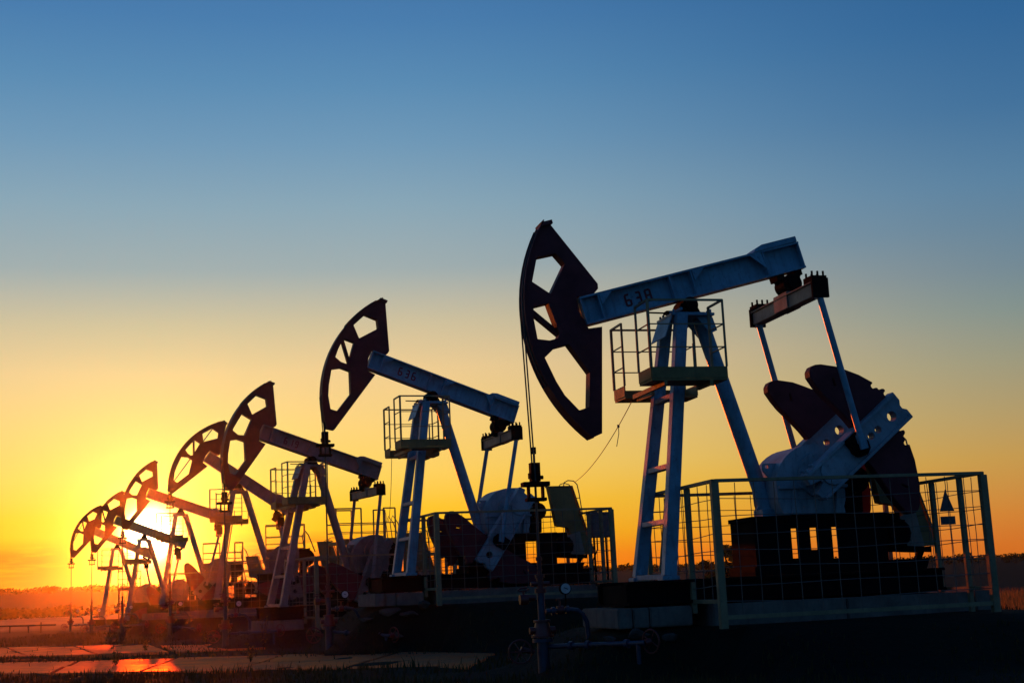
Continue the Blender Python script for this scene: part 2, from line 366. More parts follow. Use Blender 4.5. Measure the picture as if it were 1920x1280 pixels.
def digit(ch, k):
    segs = {'1':'bc','3':'abgcd','6':'afgedc','8':'abcdefg','9':'abcdfg'}
    wd, ht, st = .135, .245, .040; x0, z0 = -1.12 + k*.205, .270; m_ = z0 + ht/2; b = MB(); h = st/2; cut = .03
    # heavy stencilled figure with cut corners
    F = {'a':[(x0+cut,z0+ht),(x0+wd-cut,z0+ht),(x0+wd-st,z0+ht-st),(x0+st,z0+ht-st)], 'd':[(x0+cut,z0),(x0+wd-cut,z0),(x0+wd-st,z0+st),(x0+st,z0+st)],
         'g':[(x0+st*.6,m_),(x0+st,m_+h),(x0+wd-st,m_+h),(x0+wd-st*.6,m_),(x0+wd-st,m_-h),(x0+st,m_-h)],
         'f':[(x0,m_),(x0,z0+ht-cut),(x0+cut,z0+ht),(x0+st,z0+ht-st),(x0+st,m_+h),(x0+st*.6,m_)], 'b':[(x0+wd,m_),(x0+wd,z0+ht-cut),(x0+wd-cut,z0+ht),(x0+wd-st,z0+ht-st),(x0+wd-st,m_+h),(x0+wd-st*.6,m_)],
         'e':[(x0,m_),(x0,z0+cut),(x0+cut,z0),(x0+st,z0+st),(x0+st,m_-h),(x0+st*.6,m_)], 'c':[(x0+wd,m_),(x0+wd,z0+cut),(x0+wd-cut,z0),(x0+wd-st,z0+st),(x0+wd-st,m_-h),(x0+wd-st*.6,m_)]}
    for c in segs[ch]: b.prism([F[c]], -.051, -.0455)
    return b.mesh('painted_digit', M['digit'])
# tower
b = MB(); b.box(-.42,.42,-.42,.42,4.62,4.67); b.box(-.26,.30,-.28,.28,4.67,4.71); b.bar((-.40,0,4.63), (-.56,0,4.22), .78, .02)
for q in (-.29, .29): b.prism([[(.10,4.618),(.42,4.618),(.50,4.36),(.36,4.30)]], q-.012, q+.012)
b.bar((-.30,-.3,4.70),(-.30,-.62,4.70),.05,.05)
for xx in (-.36, .36):
    b.bolts([(xx, yy, 4.67) for yy in (-.36, -.2, .2, .36)], .025, .07)
TCAP = b.mesh('tower_cap', M['grey'], .006)
b = MB(); b.prism([[(-.22,4.865),(.26,4.865),(.19,5.0),(.14,5.08),(.02,5.125),(-.10,5.08),(-.15,5.0)]], -.16, .16); b.disc((.02,5.0), .115, -.34, .34, 20); b.disc((.02,5.0), .15, -.28, .28, 20)
b.box(-.40,-.22,-.10,.10,4.865,4.92); b.tube((-.40,0,4.89),(-.72,0,4.90),.018,6)
SADDLE = b.mesh('saddle_bearing', M['dark'], .006)
LEGS = {}
def legs(fx):
    if fx in LEGS: return LEGS[fx]
    r = []
    for s_ in (-1, 1):
        b = MB(); b.bar((-.24, s_*.41, 4.79), (fx, s_*.80, .06), .21, .21, (0,1,0), .23, .20); b.box(fx-.17, fx+.15, s_*.80-.15, s_*.80+.15, .0, .07)
        r.append(b.mesh('tower_leg', M['grey'], .012))
    fr = []; br_ = []
    for z_ in (.06, 1.02, 2.0, 3.28):
        k = (4.66-z_)/4.6; x_ = -.25 + (fx+.25)*k; y_ = .42 + .38*k; b = MB()
        b.bar((x_-.02, -y_+.10, z_), (x_-.02, y_-.10, z_), .16, .09, (0,0,1))
        for s_ in (-1, 1): b.prism([[(x_-.10, z_+.06), (x_+.06, z_+.06), (x_+.06, z_+.28)]], s_*(y_-.13)-.008, s_*(y_-.13)+.008)
        br_.append(b.mesh('cross_brace', M['grey'], .006))
    r.append(br_)
    b = MB()
    def at(z_):
        k = (4.66-z_)/4.6; return -.25 + (fx+.25)*k + .17
    for yy in (-.17, .17): b.tube((at(.15), yy, .15), (at(3.5), yy, 3.5), .022, 6)
    z_ = .35
    while z_ < 3.45: b.tube((at(z_), -.17, z_), (at(z_), .17, z_), .013, 6); z_ += .30
    r.append(b.mesh('ladder', M['fence'])); LEGS[fx] = r
    return r
b = MB(); b.tube((.29,0,4.77), (1.34,0,1.18), .145, 18, .14); b.box(1.16,1.54,-.2,.2,1.065,1.19); b.prism([[(1.12,1.19),(1.5,1.19),(1.38,1.55)]], -.02, .02)
RLEG = smooth(b.mesh('rear_strut', M['grey']))
# work platforms either side of the tower
def platform(x0, x1, ya, yb):
    yo = yb if abs(yb) > abs(ya) else ya; lo, hi = min(ya, yb), max(ya, yb)
    d = MB(); d.box(x0, x1, lo, hi, 3.40, 3.44)
    d.box(x0, x1, yo-.012, yo+.012, 3.442, 3.64); d.box(x0-.012, x0+.012, lo, hi, 3.442, 3.64); d.box(x1-.012, x1+.012, lo, hi, 3.442, 3.64)
    d.bar((x0+.25, lo, 3.36), (x0+.25, -lo*.2, 3.36), .06, .08); d.bar((x1-.30, lo, 3.36), (x1-.30, hi, 3.36), .06, .08)
    r = MB(); yi = ya if yo == yb else yb
    for x_, y_, q in ((x0, yo, .030), (x1, yo, .022), (x0, yi, .024), (x1, yi, .028)): r.bar((x_, y_, 3.64), (x_, y_, 4.84), q*1.5, q*1.5)
    r.bar(((x0+x1)/2+.1, yo, 3.64), ((x0+x1)/2+.1, yo, 4.05), .03, .03)
    for z_, q in ((4.83,.036), (4.40,.020), (3.99,.020)):
        r.bar((x0, yo, z_), (x1, yo, z_), q, q); r.bar((x0, yo, z_), (x0, yi, z_), q, q); r.bar((x1, yo, z_), (x1, yi, z_), q, q)
    return d.mesh('work_platform', M['yellow']), r.mesh('railing', M['fence'])
PLAT = [platform(-1.25, .15, -.78, -1.45), platform(-1.03, .42, .72, 1.36)]
# skid, pedestal, gearbox
b = MB()
for s_ in (-1, 1):
    b.box(-1.75,4.30,s_*.82-.13,s_*.82+.13,-.05,-.003); b.box(-1.75,4.30,s_*.82-.13,s_*.82+.13,-.40,-.35); b.box(-1.75,4.30,s_*.82-.03,s_*.82+.03,-.35,-.05)
for x_ in (-1.6, -.4, .8, 2.0, 3.2, 4.2): b.box(x_-.1, x_+.1, -.69, .69, -.38, -.06)
b.box(-1.74,4.28,-.685,.685,-.43,-.385)
b.prism([[(3.5,-.002),(4.2,-.002),(4.28,.18),(3.5,.18)]], -.5, .5)
SKID = b.mesh('skid_base', M['dark'])
def pedestal(slots):
    b = MB(); xa, xb, z1 = .82, 3.42, 1.05
    rect = lambda x0, x1, z0, z1_: [(x0,z0),(x1,z0),(x1,z1_),(x0,z1_)]
    b.prism([rect(xa, xb, .16, .97)] + [rect(a, c, d, .85) for a, c, d in slots], -.55, -.50)
    b.prism([rect(xa, xb, .16, .97), rect(1.05, 3.2, .22, .85)], .50, .55)
    b.box(xa, xa+.05, -.499, .499, .16, .97); b.box(xa-.03, xb+.03, -.57, .57, .972, z1); b.box(xa-.06, xb+.06, -.60, .60, 0.0, .158)
    return b.mesh('pedestal', M['dark'])
PEDA = pedestal([(1.53,1.65,.28),(1.90,2.04,.42),(2.33,2.45,.25)]); PEDB = pedestal([(2.50,2.84,.22)])
b = MB(); b.prism([[(1.42,1.06),(2.58,1.06),(2.66,1.3),(2.68,1.95)] + [(2.08+.77*cos(R(a)), 1.56+.77*sin(R(a))) for a in range(42, 184, 9)] + [(1.33,1.3)]], -.56, .56)
b.prism([[(1.30,1.75),(1.46,1.75),(1.50,2.02),(1.20,2.02),(1.18,1.9)], [(1.24,1.93),(1.30,1.93),(1.30,1.99),(1.24,1.99)]], -.30, -.24)
b.box(1.34,2.70,-.62,.62,1.52,1.58); b.disc((2.15,1.77), .42, -.66, .66, 26); b.disc((2.15,1.77), .26, -.80, .80, 22)
for k in range(10): b.tube((2.15+.36*cos(k*.628), -.66, 1.77+.36*sin(k*.628)), (2.15+.36*cos(k*.628), -.685, 1.77+.36*sin(k*.628)), .03, 6)
b.box(2.15,2.45,-.2,.2,2.31,2.36); b.prism([[(1.55,1.06),(1.75,1.06),(1.66,1.5),(1.60,1.5)]], -.64, -.56); b.prism([[(2.4,1.06),(2.6,1.06),(2.52,1.5),(2.46,1.5)]], -.64, -.56)
GEAR = smooth(b.mesh('gearbox', M['white'], .014), 40)
b = MB(); b.disc((3.02,1.72), .36, .60, .82, 26); b.ring((3.02,.71,1.72), (0,1,0), .36, .05, 24); b.tube((3.02,.4,1.72),(3.02,.9,1.72),.06,10); b.prism([[(2.9,1.9),(3.2,2.02),(3.24,2.16),(2.96,2.12)]], .56, .62)
b2_ = MB(); b2_.prism([[(2.70,1.06),(3.02,1.06),(3.04,1.6),(2.98,1.98),(2.80,2.10),(2.70,2.08)]], -.50, .50); b2_.disc((2.92,1.66), .24, -.58, .56, 18)
INPUT = smooth(b2_.mesh('input_housing', M['dark'], .012), 40)
DRUM = smooth(b.mesh('brake_drum', M['dark']))
# crank: local frame, u (+x) along the arm from the shaft, z across it
cr = [(1.93,.29),(1.93,.10),(1.87,.02),(1.87,-.05),(1.93,-.12),(1.93,-.29),(-.47,-.27),(-.50,-.10),(-.28,-.03),(-.28,.03),(-.50,.10),(-.47,.27)]
def circ(c, r, n=12): return [(c[0]+r*cos(2*pi*i/n), c[1]+r*sin(2*pi*i/n)) for i in range(n)]
b = MB(); b.prism([cr, circ((1.03,-.02),.065), circ((1.22,-.02),.065), circ((1.60,-.02),.095)], -.11, .11)
for zz in (-.255, .255): b.box(-.45, 1.9, -.16, .16, zz-.03, zz+.03)
b.disc((0,0), .24, -.15, .15, 20)
b.bolts([(-.36,-.06,.285),(-.20,-.06,.285),(-.36,.06,.285),(-.20,.06,.285)], .03, .06)
CRANK = b.mesh('crank_arm', M['white'], .006)
lf = [(.28,.93),(.50,.93),(.87,.90),(1.09,.87),(1.30,.87),(1.50,.89),(1.585,.95),(1.62,1.045),(1.60,1.13),(1.54,1.22),(1.32,1.43),(1.15,1.54),(.92,1.68),(.64,1.80),(.63,1.72),(.55,1.72),(.53,1.80),(.46,1.80),(.44,1.88),(.38,1.90),(.36,1.82),(.28,1.82)]
def weight(sgn): 
    b = MB(); pl = [(u_, sgn*n_) for n_, u_ in lf]; hole = [(1.14,sgn*1.06),(1.17,sgn*1.06),(1.24,sgn*1.20),(1.21,sgn*1.20)]
    b.prism([pl, hole], -.11, .11); return b.mesh('counterweight', M['maroon'], .012)
WT = {1: weight(1), -1: weight(-1)}
b = MB(); b.disc((0,0), .185, -.26, -.05, 8); b.disc((0,0), .10, -.31, -.04, 14); b.disc((0,0), .06, -.06, .26, 12); b.box(-.16,.16,-.22,-.09,-.05,.26)
PIN = b.mesh('crank_pin_bearing', M['dark'], .01)
# equalizer
b = MB(); b.box(-.11,.11,-1.40,1.40,-.12,.12); b.box(-.15,.15,-1.42,1.42,.12,.145); b.box(-.14,.14,-.30,.30,-.12,.20)
EQ = b.mesh('equalizer_beam', M['tan'], .008)
EQB = []
for s_ in (-1, 1):
    b = MB(); b.box(-.15,.15,s_*1.24-.17,s_*1.24+.17,.146,.25); b.bolts([(i, s_*1.24+j, .25) for i in (-.11, 0, .11) for j in (-.12, .12)], .022, .09); b.box(-.16,.16,s_*1.41-.03,s_*1.41+.03,-.16,.20); EQB.append(b.mesh('end_clamp', M['dark']))
# belt guard, handle, motor
b = MB(); b.prism([[(3.52,2.38),(4.20,2.38),(4.80,.42),(3.90,.38),(3.76,.88),(4.16,.98),(4.06,1.20),(3.72,1.26)]], .12, .36)
b.bar((4.24,.24,2.40), (4.84,.24,.44), .30, .035, (1,0,0)); b.bar((3.50,.24,2.395), (4.26,.24,2.395), .30, .03)
GUARD = b.mesh('belt_guard', M['yellow'])
GPLATE = MB().prism([[(3.62,.88),(4.40,1.07),(4.52,.42),(3.84,.38)]], .06, .10).mesh('cover_plate', M['tan'])
b = MB(); b.path([(4.05,.3,2.40),(4.08,.3,2.52),(4.20,.3,2.58),(4.38,.3,2.56),(4.48,.3,2.46),(4.53,.3,2.2),(4.60,.3,1.6)], .016); b.path([(3.85,.15,2.40),(3.9,.15,2.46),(4.02,.15,2.49),(4.16,.15,2.45),(4.22,.15,2.39)], .014); b.bar((4.38,.3,2.06),(4.56,.3,2.06),.02,.02)
GRIP = b.mesh('grab_handle', M['fence'])
b = MB(); b.tube((3.72,-.42,.66), (3.72,.12,.66), .27, 20); b.tube((3.72,-.50,.66),(3.72,-.42,.66),.20,16)
for k in range(14):
    a = k*2*pi/14; b.bar((3.72+.28*cos(a), -.38, .66+.28*sin(a)), (3.72+.28*cos(a), .06, .66+.28*sin(a)), .02, .05, (cos(a),0,sin(a)))
b.box(3.60,3.86,-.3,0,.92,1.04); b.bar((3.20,-.25,.42),(4.45,-.25,.34),.10,.10); b.bar((3.20,.05,.42),(4.45,.05,.34),.10,.10); b.bar((4.3,-.2,.36),(4.1,-.2,.0),.1,.1); b.bar((3.46,-.1,.40),(3.30,-.1,.86),.05,.05)
MOTOR = b.mesh('electric_motor', M['dark'])
PITMAN = {}
def pitman(L):
    b = MB(); b.tube((0,0,0), (0,0,-L), .058, 12); b.box(-.08,.08,-.05,.05,-.06,.10); b.box(-.07,.07,-.05,.05,-L-.05,-L+.22); return smooth(b.mesh('pitman_arm', M['grey']))

def beam_pt(a, z_, th): return a*cos(th)-z_*sin(th), H + a*sin(th)+z_*cos(th)
def build_pump(n, label, number=None, crank=None, slide=(0,0)):
    X0, Y0, Z0, psi, th, pr, fx, style = PUMPS[n]; th = R(th)
    root = thing('pumpjack', label, 'pumpjack', (X0, Y0, Z0+EYE), R(psi), 'oil pumpjacks in a receding row')
    obj('skid_base', SKID, root); obj('pedestal', PEDA if n == 0 else PEDB, root); obj('gearbox', GEAR, root); obj('input_housing', INPUT, root); obj('brake_drum', DRUM, root)
    LG = legs(fx)
    obj('tower_leg', LG[0], root); obj('tower_leg', LG[1], root); [obj('cross_brace', q, root) for q in LG[2]]; obj('ladder', LG[3], root); obj('rear_strut', RLEG, root)
    obj('tower_cap', TCAP, root, (0,0,.15)); obj('saddle_bearing', SADDLE, root)
    for d, r in PLAT: q = obj('work_platform', d, root); obj('railing', r, q)
    bm_ = obj('walking_beam', BEAM, root, (0,0,H), (0,-th,0)); [obj('gusset', q, bm_) for q in GUSS]; obj('end_box', ENDB, bm_)
    if number: [obj('painted_digit', digit(ch, k), bm_) for k, ch in enumerate(number)]
    obj('tail_bearing', TAILB, root, (0,0,H), (0,-th,0))
    hd = obj('horsehead', HEAD[style], root, (0,0,H), (0,-th,0)); obj('cable_track', ARCF, hd)
    if style == 'brace': obj('diagonal_brace', BRACE, hd)
    obj('belt_guard', GUARD, root);
    gd = [c for c in COL.objects if c.parent == root and c.name.startswith('belt_guard')][-1]; obj('grab_handle', GRIP, gd); obj('cover_plate', GPLATE, gd)
    obj('electric_motor', MOTOR, root)
    # linkage
    ex, ez = beam_pt(2.18, .13, th); ez -= .60
    sx_, sz_ = 2.15, 1.77
    if crank is None:
        Lw = 2.8; best = min((abs(hypot(ex-(sx_+pr*cos(a)), ez-.1-(sz_+pr*sin(a)))-Lw), a) for a in [R(k) for k in range(180, 300)]); crank = best[1]
    px_, pz_ = sx_+pr*cos(crank), sz_+pr*sin(crank)
    e = obj('equalizer_beam', EQ, root, (ex, 0, ez)); [obj('end_clamp', q, e) for q in EQB]
    L = hypot(px_-ex, pz_-ez+.10); tl = atan2(-(px_-ex), -(pz_-ez+.10))
    pm = pitman(L)
    for s_ in (-1, 1):
        obj('pitman_arm', pm, root, (ex, s_*1.36, ez-.10), (0, tl, 0))
        c = obj('crank_arm', CRANK, root, (sx_, s_*1.04, sz_), (0, -crank, 0))
        obj('crank_pin_bearing', PIN, c, (pr, 0, 0), (0, 0, 0 if s_ < 0 else pi))
        for k, sg in enumerate((1, -1)):
            obj('counterweight', WT[sg], root, (sx_+slide[k]*cos(crank), s_*.93, sz_+slide[k]*sin(crank)), (0, -crank, 0))
    # bridle, carrier bar, rod
    zc = 1.78 + HR*(R(14.1)-th); wx = -3.05
    bz, bx = H, -HR-.03
    for s_ in (-1, 1):
        pts = []
        for a in steps(A1*.96 , 0, 14):
            aa = a - th if False else a
            if aa + 0 < -th + 0: break
            pts.append((-(HR+.032)*cos(aa - 0)*1, aa))
        top = A1*.92; q = []
        a = top
        while a > th * -1 if False else a - 0 > -th:          # down the cable track until it hangs free
            x_, z_ = arc(HR+.034, a); wxp, wz = beam_pt(x_, z_, th); q.append((wxp, s_*.10, wz)); a -= .06
        q.append((-HR-.034, s_*.10, H)); q.append((wx-.01, s_*.085, zc))
        obj('bridle_cable', MB().path(q, .014, 6).mesh('bridle_cable', M['cable']), root)
    b = MB(); b.box(wx-.24, wx+.24, -.13, .13, zc-.04, zc+.04); b.box(wx-.18,wx+.18,-.1,.1,zc-.30,zc-.24)
    for q in (-.13, .13): b.box(wx+q-.02, wx+q+.02, -.06, .06, zc-.24, zc-.04)
    obj('carrier_bar', b.mesh('carrier_bar', M['dark'], .006), root)
    b = MB(); b.box(wx-.085, wx+.085, -.08, .08, zc+.05, zc+.38); b.box(wx-.115,wx-.085,-.05,.05,zc+.10,zc+.2); b.tube((wx+.09,0,zc+.12),(wx+.15,0,zc+.12),.035,8)
    b.tube((wx,0,zc+.38),(wx,0,zc+.55),.022,8); b.tube((wx,0,zc+.54),(wx,0,zc+.66),.045,8)
    obj('rod_clamp', b.mesh('rod_clamp', M['dark']), root)
    zw = height(*to_world(n, wx, 0, 0).xy) - Z0 - EYE
    obj('polished_rod', MB().tube((wx,0,zw+1.75), (wx,0,zc+.06), .022, 8).mesh('polished_rod', M['cable']), root)
    if n > 1:  # third pump onward: paint swapped for copies with the sunset tone mixed in
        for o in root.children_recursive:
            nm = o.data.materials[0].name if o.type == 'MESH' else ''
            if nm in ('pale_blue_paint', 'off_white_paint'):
                o.material_slots[0].link = 'OBJECT'; o.material_slots[0].material = M['backlit_grey' if nm == 'pale_blue_paint' else 'backlit_white']
    return root
build_pump(0, 'nearest and largest pumpjack, numbered 638, its horsehead lowered and its tail raised', '638', R(38.2), (0,-.22))
build_pump(1, 'pumpjack numbered 636 with raised horsehead, second nearest, just left of the largest one', '636', atan2(-.82,-.57), (.24,.24))
build_pump(2, 'pumpjack numbered 619 with crank arm hanging straight down, third nearest in the row', '619', R(248), (.1,.1))
build_pump(3, 'brown pumpjack with the most steeply tilted beam, fourth nearest in the row')
build_pump(4, 'orange tinted pumpjack right of the sun, fifth in the row, with open horsehead frame')
build_pump(5, 'pumpjack whose beam crosses the sun disc, second farthest in the row')
build_pump(6, 'smallest and farthest pumpjack, leftmost in the row against the yellow sky')

# ------------------------------------------------------------------ concrete foundations
def foundation(n, label):
    X0, Y0, Z0, psi = PUMPS[n][:4]
    r = thing('concrete_foundation', label, 'foundation', (X0, Y0, Z0+EYE), R(psi), 'foundations under the pumpjacks')
    low = -.78 if n < 5 else -.72
    b = MB()
    for x0, x1 in ((-2.0,-1.74), (-1.72,-1.44), (-1.42,-.66)): b.box(x0, x1, -1.08, 1.08, low, -.445)
    obj('footing_block', b.mesh('footing_block', M['concrete'], .02), r)
    b = MB(); b.box(-.3, 2.2, -1.15, 1.15, low-.45, -.445); b.box(2.22, 4.72, -1.15, 1.15, low-.45, -.45); b.box(4.76, 5.10, -1.12, 1.12, low-.45, -.44)
    obj('strip_footing', b.mesh('strip_footing', M['concrete'], .02), r)
for n, l in enumerate(['concrete footing under the nearest pumpjack 638, stained blocks in front', 'concrete footing under pumpjack 636, chipped front block above rubble', 'concrete footing under pumpjack 619, partly lit orange',
                       'concrete footing under the steeply tilted fourth pumpjack', 'concrete footing under the fifth pumpjack right of the sun', 'low concrete footing under the second farthest pumpjack', 'low concrete footing under the farthest pumpjack']): foundation(n, l)

# ------------------------------------------------------------------ guard fences
FX0, FX1, FY0, FY1, FZ0, FZ1 = -.55, 4.46, -2.2, 1.3, -.68, 1.56
POSTS = [(FX0,FY0),(FX1,FY0),(FX1,-1.45),(FX1,-.5),(FX1,FY1),(FX0,-.9),(FX0,FY1),(2.0,FY1)]
PM = []
for i, (x_, y_) in enumerate(POSTS):
    z0 = FZ0 if y_ < -1 else -.44
    PM.append(MB().bar((x_, y_, z0-.15), (x_, y_, FZ1), .13 if i in (0, 1) else .09, .11 if i in (0, 1) else .08).mesh('post', M['fence'], .006))
SIDES = [((FX0,FY0),(FX1,FY0),FZ0), ((FX1,FY0),(FX1,FY1),-.42), ((FX0,FY1),(FX1,FY1),-.42), ((FX0,FY0),(FX0,FY1),-.42)]
RM, WM = [], []
for (ax, ay), (bx, by), z0 in SIDES:
    b = MB(); o_ = .0
    b.bar((ax, ay, FZ1+.0285), (bx, by, FZ1+.0285), .09, .055); RM.append(b.mesh('rail', M['fence'], .005))
    b = MB(); b.bar((ax, ay, z0+.03), (bx, by, z0+.03), .07, .07); RM.append(b.mesh('rail', M['fence'], .005))
    b = MB(); L = hypot(bx-ax, by-ay); k = round(L/.37)
    rn = random.Random(int(L*100))
    for i in range(1, k):
        f_ = i/k; d1 = rn.uniform(-.02,.02); d2 = rn.uniform(-.02,.02)
        pts = [(ax+(bx-ax)*f_+d1*q, ay+(by-ay)*f_ + .01*sin(q*9+i), z0+.05+(FZ1-z0-.06)*q) for q in (0,.25,.5,.75,1)]
        b.path(pts, .0075, 4)
    m_ = round((FZ1-z0)/.29)
    for i in range(1, m_):
        z_ = z0+(FZ1-z0)*i/m_
        pts = [(ax+(bx-ax)*q, ay+(by-ay)*q, z_+.018*sin(q*7+i*2.1)-.02*sin(q*pi)) for q in [j/14 for j in range(15)]]
        b.path(pts, .0075, 4)
    WM.append(b.mesh('mesh_panel', M['wire']))
def fence(n, label):
    X0, Y0, Z0, psi = PUMPS[n][:4]
    r = thing('guard_fence', label, 'fence', (X0, Y0, Z0+EYE), R(psi), 'wire mesh fences round the pump gear')
    for m_ in PM: obj('post', m_, r)
    for m_ in RM: obj('rail', m_, r)
    for m_ in WM: obj('mesh_panel', m_, r)
fence(0, 'large wire mesh guard fence round the crank gear of the nearest pumpjack 638')
fence(1, 'yellowish wire mesh guard fence round the gear of pumpjack 636')
fence(2, 'wire mesh guard fence round the gear of pumpjack 619')
fence(3, 'guard fence glowing orange round the gear of the fourth pumpjack')
fence(4, 'guard fence in the sun glare round the gear of the fifth pumpjack')
# low pipe frame by the two farthest pumps
a_, b_ = on_ground(203, 1165), on_ground(232, 1165)
b = MB(); zt = .0
r = thing('barrier_frame', 'small bare pipe frame standing beside the farthest pumpjack towers', 'barrier', a_, atan2(b_.y-a_.y, b_.x-a_.x))
L = (b_-a_).length; k_ = 1.45
obj('post', MB().bar((0,0,-.1), (0,0,k_), .09, .09).mesh('post', M['fence']), r); obj('post', MB().bar((L,0,-.1), (L,0,k_), .09, .09).mesh('post', M['fence']), r); obj('rail', MB().bar((-.05,0,k_+.04), (L+.05,0,k_+.04), .08, .08).mesh('rail', M['fence']), r)
# warning signs on the right-hand side of the nearest fence
p = to_world(0, 4.42, -1.02, 0); 
b = MB(); b.prism([[(-.14,0),(.14,0),(0,.40)]], -.006, .006)
th_ = R(PUMPS[0][3]) - R(6)
thing('warning_sign', 'blank dark triangular warning sign on the nearest fence, point upwards', 'sign', (p.x, p.y, p.z+1.0), th_, None, b.mesh('warning_sign', M['cabinet']))
b = MB(); b.box(-.14,.14,-.006,.006,0,.15)
thing('notice_plate', 'small rectangular plate under the triangular warning sign on the fence', 'sign', (p.x, p.y, p.z+.76), th_, None, b.mesh('notice_plate', M['cabinet']))

# ------------------------------------------------------------------ control cabinets
def cabinet(px, py, dist, label, sc=1.0):
    d = ray(px, py); q = d*(dist/d.y); z0 = height(q.x, q.y)
    r = thing('control_cabinet', label, 'cabinet', (q.x, q.y, z0), R(18), 'control cabinets behind the pumps')
    b = MB(); zt = q.z + EYE - z0
    b.box(-.33*sc,.33*sc,-.2,.2,zt-.35*sc,zt+.33*sc)
    obj('cabinet_body', b.mesh('cabinet_body', M['cabinet'], .015), r)
    b = MB(); b.prism([[(-.36*sc,zt+.335*sc),(.36*sc,zt+.335*sc),(.30*sc,zt+.39*sc),(-.30*sc,zt+.40*sc)]], -.24, .24); obj('rain_hood', b.mesh('rain_hood', M['cabinet']), r)
    b = MB(); b.box(-.30*sc,-.01,-.222,-.201,zt-.32*sc,zt+.30*sc); dr = obj('door', b.mesh('door', M['cabinet'], .006), r)
    obj('handle', MB().bar((-.05,-.235,zt-.05), (-.05,-.235,zt+.07), .02, .02).mesh('handle', M['dark']), dr)
    obj('door', MB().box(.01,.30*sc,-.222,-.201,zt-.32*sc,zt+.30*sc).mesh('door', M['cabinet'], .006), r)
    for x_ in (-.18, .20): obj('post', MB().tube((x_*sc,.05,-.1), (x_*sc,.05,zt-.35*sc), .035, 8).mesh('post', M['dark']), r)
    obj('conduit', MB().path([(-.1*sc,0,zt-.36*sc),(-.12*sc,-.05,zt-.7),(-.3*sc,-.1,zt-1.0),(-.34*sc,-.1,-.05)], .022, 6).mesh('conduit', M['dark']), r)
cabinet(1124, 985, 41.2, 'dark control cabinet on two posts behind the fence of pumpjack 636')

# ------------------------------------------------------------------ service platforms behind the pumps
def service_platform(n, x0, x1, y_, zd, label):
    X0, Y0, Z0, psi = PUMPS[n][:4]; o_ = to_world(n, x0, y_, 0)
    zg = height(o_.x, o_.y); r = thing('service_platform', label, 'platform', (o_.x, o_.y, zg), R(psi), 'service platforms behind the pumps')
    W = x1-x0; D_ = 1.1; zd = zd + Z0 + EYE - zg
    b = MB(); b.box(0, W, 0, D_, zd-.10, zd); b.box(-.02, W+.02, -.03, -.005, zd-.14, zd+.1); obj('deck', b.mesh('deck', M['yellow']), r)
    for x_, yy in ((.06,.06),(W-.06,.06),(.06,D_-.06),(W-.06,D_-.06)): obj('leg', MB().bar((x_,yy,-.1),(x_,yy,zd-.10),.08,.08).mesh('leg', M['yellow']), r)
    b = MB(); hh = 1.22
    for x_ in (0, W*.42, W*.80, W):
        for yy in (0, D_): b.bar((x_,yy,zd), (x_,yy,zd+hh), .045, .045)
    for za, zb in ((hh, .05), (hh*.55, .035), (hh*.28, .025)):
        for yy in (0, D_):
            if za == hh: b.bar((0,yy,zd+za),(W*.42,yy,zd+za),zb,zb); b.bar((W*.80,yy,zd+za),(W,yy,zd+za),zb,zb)
            else: b.bar((0,yy,zd+za),(W,yy,zd+za),zb,zb)
        b.bar((0,0,zd+za),(0,D_,zd+za),zb,zb)
    obj('railing', b.mesh('railing', M['fence']), r)
    b = MB()
    for yy in (.3, .75): b.tube((W+.55,yy,0), (W-.02,yy,zd+.0), .022, 6); b.path([(W-.02,yy,zd),(W-.1,yy,zd+.7),(W+.02,yy,zd+.95),(W+.2,yy,zd+.7),(W+.5,yy,zd-.1)], .018, 6)
    k = 1
    while k*.3 < zd: q = k*.3/zd; b.tube((W+.55-.57*q,.3,k*.3),(W+.55-.57*q,.75,k*.3),.014,6); k += 1
    obj('ladder', b.mesh('ladder', M['fence']), r)
service_platform(2, 1.8, 4.15, 2.6, 2.26, 'raised service platform with railings behind the crank of pumpjack 619')
def plat_px(n, pa, pb, y_, label):
    # platform seen between two pixels at the depth y_ behind pump n
    X0, Y0, Z0, psi = PUMPS[n][:4]; a = R(psi); nrm_ = Vector((-sin(a), cos(a), 0)); o0 = Vector((X0, Y0, 0)); rs = []
    for q in (pa, pb):
        d = ray(*q); tt = (y_ + nrm_.dot(o0))/nrm_.dot(d); P = d*tt; lx, ly = to_local(n, P.x, P.y); rs.append((lx, P.z - Z0))
    service_platform(n, rs[0][0], rs[1][0], y_, rs[0][1], label)
plat_px(3, (499,1033), (572,1033), 2.6, 'raised service platform with railings right of the fourth pumpjack tower')
plat_px(4, (381,1059), (456,1057), 2.6, 'raised service platform with railings behind the fifth pumpjack')
plat_px(6, (221,1103), (264,1101), 2.6, 'raised service platform in the glare under the farthest pumpjacks')

